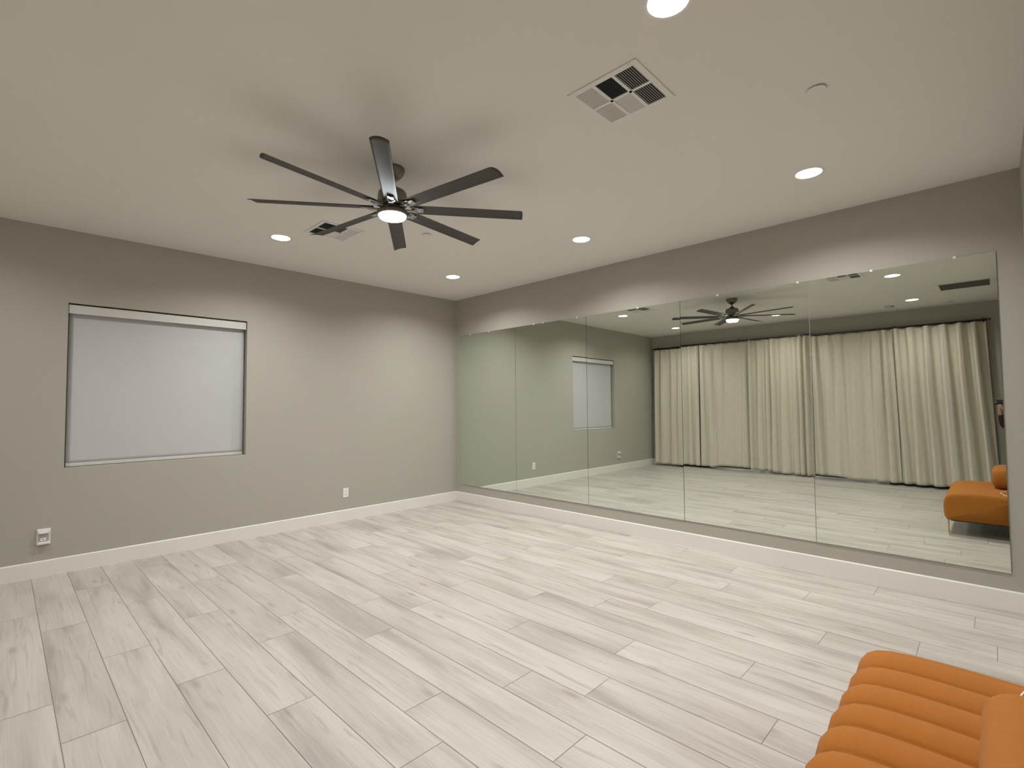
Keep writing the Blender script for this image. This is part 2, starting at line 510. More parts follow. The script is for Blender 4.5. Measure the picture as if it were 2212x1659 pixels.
# ---------------------------------------------------------------- recessed downlights
def make_downlight():
    t = thing('recessed_downlight', 'x', 'ceiling light', (0, 0, H), 'recessed ceiling downlights')
    bm = bmesh.new()
    lathe(bm, [(0.0785, CAND), (0.070, CAND - 0.001), (0.0735, 0.012), (0.078, -0.0005), (0.080, -0.0035), (0.092, -0.0040), (0.0955, -0.0015), (0.0955, 0.0)], 56, cap=False)
    link('trim_ring', bm, M_trimring, t)
    bm = bmesh.new()
    lathe(bm, [(0.0705, CAND + 0.001), (0.0705, CAND - 0.002), (0.045, CAND - 0.004), (0.004, CAND - 0.005)], 48)
    link('lens', bm, M_lens, t)
    ld = bpy.data.lights.new('downlight lamp', 'AREA'); ld.shape = 'DISK'; ld.size = 0.138
    ld.energy = LAMP_W; ld.color = LAMP_COL; ld.spread = LAMP_SPREAD
    lo = bpy.data.objects.new('bulb', ld); COL.objects.link(lo); lo.parent = t; lo.location = (0, 0, CAND - 0.006)
    return t
DL = [((-0.94, -1.105), 'recessed downlight deepest in the corner between window wall and mirrors'),
      ((-0.94, -3.083), 'recessed downlight above the middle of the mirror wall'),
      ((-0.94, -5.045), 'recessed downlight above the right end of the mirror wall'),
      ((-3.035, -5.045), 'recessed downlight at the top edge of the photo, beyond the nearer vent'),
      ((-3.035, -1.105), 'recessed downlight nearest the window, left of the farther ceiling vent'),
      ((-5.13, -1.105), 'recessed downlight by the curtains and window wall, seen only in the mirror'),
      ((-5.13, -3.083), 'recessed downlight behind the fan blades as the mirror shows it, middle of the curtains'),
      ((-5.13, -5.045), 'recessed downlight beside the smoke detector, seen only in the mirror')]
first = make_downlight()
DIM = bpy.data.lights['downlight lamp'].copy(); DIM.energy = LAMP_W * 0.45
for i, ((x, y), lab) in enumerate(DL):
    if i == 0: first.location = (x, y, H); first['label'] = lab
    else:
        o = dup(first, (x, y, H), lab)
        if x < -5:                                  # the dimmer row by the curtains
            for c in o.children:
                if c.type == 'LIGHT':
                    c.data = DIM

# ---------------------------------------------------------------- ceiling fan
def build_fan():
    t = thing('ceiling_fan', 'dark eight-bladed ceiling fan with a lit round lamp at its hub', 'ceiling fan', (-3.04, -3.048, H))
    bm = bmesh.new()
    lathe(bm, [(0.080, 0.0), (0.082, -0.012), (0.079, -0.028), (0.066, -0.052), (0.044, -0.072), (0.026, -0.080), (0.018, -0.084)], 48)
    link('canopy', bm, M_fan, t)
    bm = bmesh.new(); lathe(bm, [(0.0125, -0.08), (0.0125, -0.14)], 24)
    link('downrod', bm, M_fan, t)
    bm = bmesh.new()
    lathe(bm, [(0.024, -0.125), (0.034, -0.128), (0.036, -0.146), (0.060, -0.150), (0.082, -0.156), (0.093, -0.168), (0.097, -0.19),
               (0.099, -0.225), (0.098, -0.248), (0.090, -0.258), (0.070, -0.262), (0.066, -0.272)], 56)
    link('motor_housing', bm, M_fan, t)
    bm = bmesh.new()
    lathe(bm, [(0.062, -0.268), (0.082, -0.272), (0.084, -0.290), (0.070, -0.294)], 48)
    link('hub_plate', bm, M_blade, t)
    bm = bmesh.new()
    lathe(bm, [(0.074, -0.290), (0.096, -0.294), (0.103, -0.304), (0.103, -0.318), (0.098, -0.326), (0.090, -0.327), (0.088, -0.318), (0.060, -0.300)], 64)
    link('light_ring', bm, M_fan, t)
    bm = bmesh.new()
    lathe(bm, [(0.089, -0.322), (0.0885, -0.333), (0.084, -0.340), (0.066, -0.347), (0.035, -0.352), (0.004, -0.354)], 64)
    link('lamp_lens', bm, M_fanlens, t)
    ld = bpy.data.lights.new('fan lamp', 'AREA'); ld.shape = 'DISK'; ld.size = 0.16; ld.energy = FAN_W; ld.color = FAN_COL; ld.spread = math.radians(170)
    lo = bpy.data.objects.new('bulb', ld); COL.objects.link(lo); lo.parent = t; lo.location = (0, 0, -0.357)
    # blade along +x, clockwise edge (-y) raised
    zc = 2.775 - H
    R0, R1 = 0.125, 0.905
    def blade_bm():
        bm = bmesh.new(); ns, nc = 24, 10; top = []; bot = []
        for i in range(ns + 1):
            s = i / ns
            w_ = 0.049 + 0.003 * s
            rt_, rb_ = [], []
            for j in range(nc + 1):
                v = -1 + 2 * j / nc
                # tip: clockwise corner rounded, other corner reaching farther
                tipx = R1 - 0.010 * (1 - v) - 0.004 * v * v - 0.008 * max(0, -v) ** 6
                x = R0 + (tipx - R0) * s
                yy = v * w_
                camber = 0.010 * (1 - v * v)
                ang = math.radians(12)
                th = 0.0028 * math.sqrt(max(0.06, 1 - v * v))
                z = -yy * math.sin(ang) + camber
                y = yy * math.cos(ang)
                rt_.append(bm.verts.new((x, y, z + th))); rb_.append(bm.verts.new((x, y, z - th)))
            top.append(rt_); bot.append(rb_)
        for i in range(ns):
            for j in range(nc):
                for gg in (top, bot):
                    f = bm.faces.new((gg[i][j], gg[i + 1][j], gg[i + 1][j + 1], gg[i][j + 1])); f.smooth = True
            for j in (0, nc):
                bm.faces.new((top[i][j], top[i + 1][j], bot[i + 1][j], bot[i][j]))
        for i in (0, ns):
            for j in range(nc): bm.faces.new((top[i][j], top[i][j + 1], bot[i][j + 1], bot[i][j]))
        bmesh.ops.translate(bm, verts=bm.verts, vec=(0, 0, zc))
        return bm
    def bracket_bm():
        bm = bmesh.new()
        # arm from the hub under the blade root with a rounded pad and two screws
        for s0, s1, hw_, za, zb_ in ((0.070, 0.150, 0.017, -0.006, 0.000),):
            box(bm, s0, s1, -hw_, hw_, zc + za - 0.010, zc + zb_ - 0.006, bevel=0.003)
        ang = math.radians(12)
        for sx, hw_ in ((0.150, 0.030), (0.185, 0.022)):
            vs = box(bm, sx - 0.022, sx + 0.022, -hw_, hw_, -0.0085, -0.0030, bevel=0.0025)
        geo = [v for v in bm.verts if v.co.z > -0.05]
        for v in geo:
            y = v.co.y; v.co.y = y * math.cos(ang); v.co.z = v.co.z - y * math.sin(ang) + zc + 0.003
        for sx, sy in ((0.158, 0.016), (0.158, -0.016), (0.195, 0.0)):
            n0 = len(bm.verts)
            lathe(bm, [(0.0045, -0.012), (0.0045, -0.008)], 12, c=(sx, sy, zc - sy * math.sin(ang)))
        return bm
    bmesh_blade = bpy.data.meshes.new('blade'); b = blade_bm(); bmesh.ops.recalc_face_normals(b, faces=b.faces); b.to_mesh(bmesh_blade); b.free()
    bmesh_blade.materials.append(M_blade)
    bmesh_br = bpy.data.meshes.new('blade_bracket'); b = bracket_bm(); bmesh.ops.recalc_face_normals(b, faces=b.faces); b.to_mesh(bmesh_br); b.free()
    bmesh_br.materials.append(M_bracket)
    for k in range(8):
        a = math.radians(BLADE0 + 45 * k)
        o = bpy.data.objects.new('blade', bmesh_blade); COL.objects.link(o); o.parent = t; o.rotation_euler = (0, 0, a)
        q = bpy.data.objects.new('blade_bracket', bmesh_br); COL.objects.link(q); q.parent = o
        q['label'] = 'bright steel bracket at the blade root'
    return t
BLADE0 = 8.5
build_fan()

# ---------------------------------------------------------------- ceiling vents
def supply_vent(name, label, c, flip, rz=0):
    t = thing(name, label, 'air vent', (c[0], c[1], H), 'square six-section ceiling vents', rz)
    S = 0.200; IN = 0.168; zf = -0.006
    bm = bmesh.new()
    # frame: four bars with a sloped outer lip
    for a in ((-S, S, -S, -IN), (-S, S, IN, S), (-S, -IN, -IN, IN), (IN, S, -IN, IN)):
        box(bm, a[0], a[1], a[2], a[3], zf, 0.0, bevel=0.0015)
    box(bm, -0.008, 0.008, -IN, IN, zf + 0.0005, -0.0005)
    for yy in (-IN / 3, IN / 3): box(bm, -IN, IN, yy - 0.008, yy + 0.008, zf + 0.0005, -0.0005)
    for sx in (-1, 1):
        for sy in (-0.8, 0.8):
            lathe(bm, [(0.005, zf - 0.0018), (0.005, zf)], 10, c=(sx * 0.184, sy * 0.19, 0))
    link('frame', bm, M_vent, t)
    boxo('shade_sheet', (-IN, IN, -IN, IN, -0.0006, 0.0), M_ventshade, t)  # flat dark sheet; the shade behind the slats is put into its colour
    # slats per section
    for ix in range(2):
        for iy in range(3):
            x0, x1 = (-IN, -0.008) if ix == 0 else (0.008, IN)
            y0 = (-IN, -IN / 3 + 0.008, IN / 3 + 0.008)[iy]; y1 = (-IN / 3 - 0.008, IN / 3 - 0.008, IN)[iy]
            bm = bmesh.new()
            if iy == 1:      # slats run along y, stepping in x
                sgn = flip[0] if ix == 0 else flip[1]
                n = 15
                for k in range(n):
                    xc = x0 + (x1 - x0) * (k + 0.5) / n; p = (x1 - x0) / n
                    a = (xc - sgn * p * 0.36, zf + 0.0003); b_ = (xc + sgn * p * 0.17, -0.0008)
                    vs = [bm.verts.new(q) for q in ((a[0], y0, a[1]), (a[0], y1, a[1]), (b_[0], y1, b_[1]), (b_[0], y0, b_[1]))]
                    bm.faces.new(vs)
            else:
                sgn = flip[2] if iy == 0 else flip[3]
                n = 9
                for k in range(n):
                    yc = y0 + (y1 - y0) * (k + 0.5) / n; p = (y1 - y0) / n
                    a = (yc - sgn * p * 0.36, zf + 0.0003); b_ = (yc + sgn * p * 0.17, -0.0008)
                    vs = [bm.verts.new(q) for q in ((x0, a[0], a[1]), (x1, a[0], a[1]), (x1, b_[0], b_[1]), (x0, b_[0], b_[1]))]
                    bm.faces.new(vs)
            link('louver_panel', bm, M_vent, t)
    return t
supply_vent('ceiling_vent', 'square white ceiling vent of six louvred sections, nearer the camera', (-2.637, -4.583), (1, -1, 1, -1))
supply_vent('ceiling_vent', 'square white ceiling vent partly hidden behind a fan blade tip', (-2.750, -1.618), (1, -1, 1, -1), -PI / 2)

t = thing('return_grille', 'large square return air grille with grey slats, seen only in the mirror', 'air vent', (-4.36, -5.68, H))
bm = bmesh.new()
for a in ((-0.28, 0.28, -0.30, -0.255), (-0.28, 0.28, 0.255, 0.30), (-0.28, -0.235, -0.255, 0.255), (0.235, 0.28, -0.255, 0.255)):
    box(bm, a[0], a[1], a[2], a[3], -0.008, 0, bevel=0.002)
link('frame', bm, M_vent, t)
boxo('filter', (-0.235, 0.235, -0.255, 0.255, -0.0015, 0), mat('grey filter', (0.34, 0.325, 0.31), 0.9), t)
bm = bmesh.new()
for k in range(26):
    xc = -0.235 + 0.47 * (k + 0.5) / 26
    vs = [bm.verts.new(q) for q in ((xc + 0.003, -0.255, -0.0085), (xc + 0.003, 0.255, -0.0085), (xc - 0.009, 0.255, -0.002), (xc - 0.009, -0.255, -0.002))]
    bm.faces.new(vs)
link('slats', bm, mat('grey slat', (0.50, 0.48, 0.45), 0.6), t)

# ---------------------------------------------------------------- ceiling discs
def disc(name, label, cat, c, r, h, group=None, m=M_disc):
    bm = bmesh.new()
    lathe(bm, [(r * 0.86, 0), (r * 0.86, -h * 0.55), (r, -h * 0.6), (r * 0.985, -h * 0.9), (r * 0.93, -h)], 40)
    o = link(name, bm, m); o.location = (c[0], c[1], H)
    return tag(o, label, cat, group)
disc('sprinkler_cap', 'flat round sprinkler cap on the ceiling above the mirrors, nearer the camera', 'sprinkler', (-1.972, -5.325), 0.045, 0.009, 'concealed sprinkler caps')
disc('sprinkler_cap', 'flat round sprinkler cap on the ceiling just past the fan', 'sprinkler', (-2.094, -2.14), 0.045, 0.009, 'concealed sprinkler caps')
disc('sprinkler_cap', 'flat round sprinkler cap beyond the return grille, seen only in the mirror', 'sprinkler', (-5.76, -5.465), 0.05, 0.006, 'concealed sprinkler caps')
t = thing('smoke_detector', 'small round smoke detector by the curtains, seen only in the mirror', 'smoke detector', (-5.51, -4.712, H))
bm = bmesh.new(); lathe(bm, [(0.066, 0), (0.066, -0.010), (0.058, -0.024), (0.035, -0.032), (0.01, -0.033)], 40)
link('body', bm, mat('smoke detector plastic', (0.42, 0.40, 0.37), 0.5), t)
bm = bmesh.new(); lathe(bm, [(0.012, -0.030), (0.012, -0.040), (0.006, -0.043)], 16, c=(0.02, -0.02, 0)); link('test_button', bm, M_plastic, t)

# ---------------------------------------------------------------- outlets
def outlet(name, label, c, plugged):
    t = thing(name, label, 'power outlet', (c[0], 0.0, c[1]), 'outlets on the window wall')
    bm = bmesh.new(); box(bm, -0.036, 0.036, -0.006, 0, -0.059, 0.059, bevel=0.0025); link('cover_plate', bm, M_plastic, t)
    for k, dz in enumerate((0.020, -0.020)):
        if plugged and k == 0: continue
        bm = bmesh.new(); box(bm, -0.0165, 0.0165, -0.0085, -0.0062, dz - 0.0145, dz + 0.0145, bevel=0.001)
        sc = link('socket', bm, M_plastic, t)
        bm = bmesh.new()
        box(bm, -0.0085, -0.006, -0.0092, -0.0084, dz - 0.002, dz + 0.007); box(bm, 0.006, 0.0085, -0.0092, -0.0084, dz - 0.002, dz + 0.007)
        lathe(bm, [(0.0022, 0), (0.0022, 0.0008)], 10, c=(0, 0, 0))
        vv = bm.verts[:][-20:]
        for v in vv: v.co = Vector((v.co.x, -0.0092 + v.co.z, dz - 0.008 + v.co.y))
        link('slots', bm, M_slot, sc)
    return t
outlet('wall_outlet', 'white duplex outlet low on the wall, right of the window', (-1.79, 0.3475), False)

# plug-in device on a wider plate, left
t = thing('plug_in_device', 'white wall plate with a plug-in device, lower left below the window', 'power outlet', (-4.572, 0.0, 0.340), 'outlets on the window wall')
bm = bmesh.new(); box(bm, -0.044, 0.044, -0.007, 0, -0.068, 0.068, bevel=0.0025); link('cover_plate', bm, M_plastic, t)
bm = bmesh.new(); box(bm, -0.040, 0.040, -0.030, -0.0072, 0.034, 0.062, bevel=0.005); box(bm, -0.034, 0.028, -0.042, -0.0305, 0.030, 0.044, bevel=0.005); link('device_top', bm, M_plastic, t)
bm = bmesh.new(); box(bm, -0.040, 0.042, -0.034, -0.0072, -0.062, -0.040, bevel=0.005); link('device_base', bm, M_plastic, t)
bm = bmesh.new(); box(bm, -0.034, 0.034, -0.016, -0.0072, -0.039, 0.028, bevel=0.004); pl = link('device_body', bm, mat('grey plastic', (0.42, 0.40, 0.40), 0.5), t)
bm = bmesh.new(); box(bm, -0.024, 0.016, -0.020, -0.0165, -0.034, -0.006, bevel=0.003); link('socket', bm, M_plastic, pl)
boxo('slots', (-0.006, -0.001, -0.0212, -0.0202, -0.024, -0.018), M_slot, pl)

# ---------------------------------------------------------------- curtains
ROD_X, ROD_Z = -6.035, 2.742
t = thing('curtain_rod', 'long dark steel curtain rod along the wall opposite the mirrors', 'curtain rod', (ROD_X, -3.0, ROD_Z))
bm = bmesh.new(); tube(bm, [(0, 2.90, 0), (0, -2.89, 0)], 0.0165, 20); link('rod', bm, M_rod, t)
for yy in (2.90, -2.89):
    bm = bmesh.new(); s = 1 if yy > 0 else -1
    tube(bm, [(0, yy - s * 0.01, 0), (0, yy + s * 0.03, 0), (0, yy + s * 0.034, 0)], [0.018, 0.018, 0.012], 20); link('finial', bm, M_rod, t)
for yy in (2.84, 0.95, -0.42, -1.7, -2.84):
    bm = bmesh.new(); box(bm, ROD_X * 0 - 0.103, -0.012, yy - 0.006, yy + 0.006, 0.010, 0.022); box(bm, -0.103, -0.096, yy - 0.014, yy + 0.014, -0.03, 0.045)
    box(bm, -0.016, 0.004, yy - 0.006, yy + 0.006, 0.0142, 0.022)
    link('bracket', bm, M_rod, t)

def curtain(label, y0, y1, seed, hem, folds, flare=0.0, fl=0.0):
    """y0 > y1.  folds: list of (position 0..1, half width m, depth m) of folds pushed towards the room"""
    rnd = random.Random(seed)
    t = thing("curtain", label, 'curtain', (ROD_X, 0.5 * (y0 + y1), 0), 'cream curtain panels')
    yc = 0.5 * (y0 + y1)
    bm = bmesh.new(); ny = int((y0 - y1) / 0.006); nz = 60
    # pleat grid at the header
    pl = [rnd.uniform(-1, 1) for _ in range(80)]
    grid = []
    z1 = ROD_Z - 0.026
    for j in range(nz + 1):
        v = j / nz; row = []
        for i in range(ny + 1):
            u = i / ny
            yf = y0 + (y1 - y0) * u
            zb = hem(u)
            z = zb + (z1 - zb) * v
            down = 1 - v
            # big folds hang the full height, wandering slightly
            x = 0.0
            for (p, hw_, dp, lean, lo) in folds:
                pc = y0 + (y1 - y0) * p - lean * down
                d_ = (yf - pc) / (hw_ * (0.75 + 0.35 * down))
                amp = dp * (lo + (1 - lo) * min(1, down * 2.2))
                x += 2.1 * amp * math.exp(-abs(d_) ** 4.0) * (1 + 0.22 * d_)
            x += 0.0045 * noise.noise(Vector((yf * 6.0, z * 0.5, seed))) * (0.4 + down) * 2
            x += 0.022 * noise.noise(Vector((yf * 13.0, z * 0.30, seed + 9))) * (0.55 + 0.45 * down)
            # header: tight shallow scallops fading within 25 cm
            hd = math.exp(-(max(0.0, z1 - z) / 0.16) ** 1.3)
            x += hd * (0.013 + 0.010 * noise.noise(Vector((yf * 3.1, 0, seed + 5)))) * math.sin(2 * PI * yf / 0.112 + 3.2 * noise.noise(Vector((yf * 2, 0, seed))))
            zz = z
            if v > 0.985: zz += 0.006 * math.sin(2 * PI * yf / 0.21 + seed)
            ed = min(1.0, min(u, 1 - u) * 12)
            yy = yf - down * (fl * (1 - u) + flare * u) + 0.010 * ed * noise.noise(Vector((yf * 5, z * 0.9, seed + 3)))
            row.append(bm.verts.new((x, yy - yc, zz)))
        grid.append(row)
    for j in range(nz):
        for i in range(ny):
            f = bm.faces.new((grid[j][i], grid[j][i + 1], grid[j + 1][i + 1], grid[j + 1][i])); f.smooth = True
    c = link('cloth', bm, M_curt, t)
    s = c.modifiers.new('thickness', 'SOLIDIFY'); s.thickness = 0.0025
    return t

def F(*a):   # px-derived fold list: (u, half width, depth, lean, strength at top)
    return list(a)
curtain('cream curtain panel farthest left in the mirror, by the window wall', -0.115, -1.205, 1, lambda u: 0.045,
        F((0.04, .05, .03, 0, .6), (0.20, .09, .035, 0, .5), (0.42, .07, .03, .01, .5), (0.60, .09, .035, 0, .4), (0.80, .06, .035, .01, .6), (0.96, .05, .045, 0, .8)))
curtain('cream curtain panel second from the window wall, hem raised over the white sill', -1.210, -2.280, 2, lambda u: 0.045 + 0.034 * min(1, max(0, (u - 0.28) * 8)),
        F((0.06, .06, .03, 0, .7), (0.24, .07, .04, 0, .6), (0.42, .10, .03, .01, .4), (0.66, .14, .015, 0, .3), (0.90, .07, .02, 0, .3)))
curtain('cream middle curtain panel, bunched where it meets the next', -2.285, -3.420, 3, lambda u: 0.055 - 0.03 * (u > 0.35) * min(1, (u - 0.35) * 8),
        F((0.02, .035, .055, 0, .9), (0.16, .06, .03, 0, .5), (0.30, .04, .035, 0, .6), (0.40, .05, .055, 0, .9), (0.56, .08, .035, .01, .5), (0.74, .05, .03, 0, .6), (0.84, .035, .055, 0, .9), (0.93, .03, .06, .0, 1)))
curtain('cream curtain panel second from the right in the mirror, broad and smooth', -3.425, -4.685, 4, lambda u: 0.045 + 0.034 * min(1, max(0, (0.42 - u) * 8)),
        F((0.05, .04, .05, .06, .8), (0.22, .10, .03, .02, .5), (0.36, .08, .025, 0, .4), (0.55, .13, .02, .02, .3), (0.78, .07, .04, .02, .5), (0.90, .05, .05, .03, .8)), flare=0.05, fl=0.0)
curtain('cream curtain panel farthest right in the mirror, with deep vertical folds', -4.690, -5.865, 5, lambda u: 0.045,
        F((0.03, .05, .05, .05, .9), (0.20, .075, .055, .03, .7), (0.38, .07, .06, .03, .7), (0.56, .075, .065, .04, .7), (0.73, .065, .07, .05, .8), (0.88, .055, .07, .06, .8)), flare=0.085, fl=0.05)

# ---------------------------------------------------------------- orange sofa
def build_sofa():
    SX1, SX0 = -2.335, -3.600      # end near the mirrors, far end
    NCH = 8
    YF, YB = -5.490, -6.085
    t = thing('sofa', 'burnt orange channel-tufted sofa seat in the lower right corner', 'sofa', (0.5 * (SX0 + SX1), -5.79, 0))
    ox, oy = 0.5 * (SX0 + SX1), -5.79
    # profile (y, z) from the bottom front, over the front edge, to the back
    prof = [(YF - 0.030, 0.165), (YF - 0.012, 0.172), (YF + 0.000, 0.195), (YF + 0.006, 0.24), (YF + 0.007, 0.30), (YF + 0.004, 0.35), (YF - 0.006, 0.390),
            (YF - 0.026, 0.420), (YF - 0.058, 0.441), (YF - 0.10, 0.452), (YF - 0.17, 0.458), (YF - 0.27, 0.460), (YF - 0.40, 0.458), (YB, 0.455)]
    # resample
    P = []
    for (a, b_) in zip(prof, prof[1:]):
        n = max(1, int(math.dist(a, b_) / 0.012))
        for k in range(n): P.append((a[0] + (b_[0] - a[0]) * k / n, a[1] + (b_[1] - a[1]) * k / n))
    P.append(prof[-1])
    bm = bmesh.new(); nx = NCH * 18; rows = []
    L = SX1 - SX0
    for i in range(nx + 1):
        u = i / nx; x = SX0 + L * u
        c = (u * NCH) % 1.0
        if i == nx: c = 1.0
        if i == 0: c = 0.0
        k = u * NCH
        bump = abs(math.sin(PI * c)) ** 0.50
        depth = 0.036
        # ends round off
        e = min(u, 1 - u) * L
        er = 0.045
        drop = 0.0
        if e < er: drop = (er - math.sqrt(max(0, er * er - (er - e) ** 2)))
        row = []
        for j, (y, z) in enumerate(P):
            a = P[max(0, j - 1)]; b_ = P[min(len(P) - 1, j + 1)]
            tx, tz = b_[0] - a[0], b_[1] - a[1]; l = math.hypot(tx, tz)
            nyv, nzv = tz / l, -tx / l          # outward
            fade = min(1, j / 4)
            dd = -(depth * (1 - bump)) * fade if e >= er * 0.99 else -(drop * 0.9) * fade - (0 if e > 0.02 else 0)
            row.append(bm.verts.new((x - ox, y + nyv * dd - oy, z + nzv * dd)))
        rows.append(row)
    for a, b_ in zip(rows, rows[1:]):
        for j in range(len(P) - 1):
            f = bm.faces.new((a[j], b_[j], b_[j + 1], a[j + 1])); f.smooth = True
    # closed ends, back and bottom
    for r, s in ((rows[0], -1), (rows[-1], 1)):
        bb = bm.verts.new((r[0].co.x, YB - oy, 0.165))
        # bulging end panel
        cen = bm.verts.new((r[0].co.x + s * 0.014, -5.79 - oy, 0.30))
        loop = list(r) + [bb]
        for q in range(len(loop)):
            f = bm.faces.new((loop[q], loop[(q + 1) % len(loop)], cen)); f.smooth = True
        if s < 0: b0 = bb
        else: b1 = bb
    bm.faces.new([r[-1] for r in rows] + [b1, b0])
    bm.faces.new([r[0] for r in rows] + [b1, b0])
    link('seat', bm, M_sofa, t)
    # back cushion: long rounded roll standing on the seat against the wall
    bm = bmesh.new()
    bx0, bx1 = SX0 + 0.0, -2.93
    cyb, czb, ry, rz_ = -5.977, 0.567, 0.108, 0.113
    ns, nr = 90, 40; rings = []
    Lb = bx1 - bx0
    for i in range(ns + 1):
        u = i / ns
        x = bx0 + Lb * (0.5 - 0.5 * math.cos(PI * u)) 
        e = min(x - bx0, bx1 - x)
        er = 0.085
        k = 1.0 if e >= er else math.sqrt(max(0.0, 1 - ((er - e) / er) ** 2.4)) 
        k = max(k, 0.02)
        ring = []
        for q in range(nr):
            a = 2 * PI * q / nr
            ca, sa = math.cos(a), math.sin(a)
            pw = 0.72
            yy = math.copysign(abs(ca) ** pw, ca) * ry * (0.25 + 0.75 * k) if k > 0.02 else math.copysign(abs(ca) ** pw, ca) * ry * 0.25
            zz = math.copysign(abs(sa) ** pw, sa) * rz_ * k
            ring.append(bm.verts.new((x - ox, cyb + yy - oy, czb + zz - 0.01 * (k < 1) * (1 - k))))
        rings.append(ring)
    for a, b_ in zip(rings, rings[1:]):
        for q in range(nr):
            f = bm.faces.new((a[q], a[(q + 1) % nr], b_[(q + 1) % nr], b_[q])); f.smooth = True
    bm.faces.new(rings[0]); bm.faces.new(list(reversed(rings[-1])))
    link('backrest', bm, M_sofa, t)
    bm = bmesh.new(); box(bm, SX0 + 0.03 - ox, SX1 - 0.03 - ox, YB + 0.03 - oy, YF - 0.05 - oy, 0.150, 0.166); link('base_frame', bm, M_slot, t)
    for sx in (SX1 - 0.05, SX0 + 0.05):
        for sy in (YF - 0.03, YB + 0.06):
            bm = bmesh.new(); lathe(bm, [(0.009, 0), (0.009, 0.004), (0.0055, 0.006), (0.0065, 0.155), (0.014, 0.157), (0.014, 0.168)], 16, c=(sx - ox, sy - oy, 0))
            link('leg', bm, M_gold, t)
build_sofa()
# cable lying on the sofa end
bm = bmesh.new()
ctl = [Vector(q) for q in ((-2.86, -6.02, .465), (-2.75, -5.99, .463), (-2.64, -5.945, .464), (-2.585, -5.935, .464), (-2.52, -5.945, .463), (-2.42, -5.968, .463), (-2.37, -5.99, .462), (-2.345, -6.03, .455))]
pts = []
for k in range(len(ctl) - 1):
    a0, a1, a2, a3 = ctl[max(0, k - 1)], ctl[k], ctl[k + 1], ctl[min(len(ctl) - 1, k + 2)]
    for q in range(6):
        w_ = q / 6
        pts.append(0.5 * ((2 * a1) + (a2 - a0) * w_ + (2 * a0 - 5 * a1 + 4 * a2 - a3) * w_ ** 2 + (3 * a1 - a0 - 3 * a2 + a3) * w_ ** 3))
tube(bm, pts, 0.003, 8)
tag(link('charging_cable', bm, M_cable), 'thin white cable looped on the end of the orange sofa seat', 'cable')

# ---------------------------------------------------------------- the person taking the photo, in the doorway
def skin_mesh(name, nodes, edges, m, parent, levels=1):
    """nodes: [(co, radius)]; node 0 is the root"""
    bm = bmesh.new(); lay = bm.verts.layers.skin.verify()
    vs = []
    for i, (co, r) in enumerate(nodes):
        v = bm.verts.new(co)
        v[lay].radius = (r, r) if not isinstance(r, tuple) else r
        v[lay].use_root = (i == 0)
        vs.append(v)
    for a, b in edges: bm.edges.new((vs[a], vs[b]))
    me = bpy.data.meshes.new(name); bm.to_mesh(me); bm.free()
    o = bpy.data.objects.new(name, me); COL.objects.link(o); me.materials.append(m); o.parent = parent
    k = o.modifiers.new('skin', 'SKIN'); k.use_smooth_shade = True
    q = o.modifiers.new('smooth', 'SUBSURF'); q.levels = levels; q.render_levels = levels
    return o

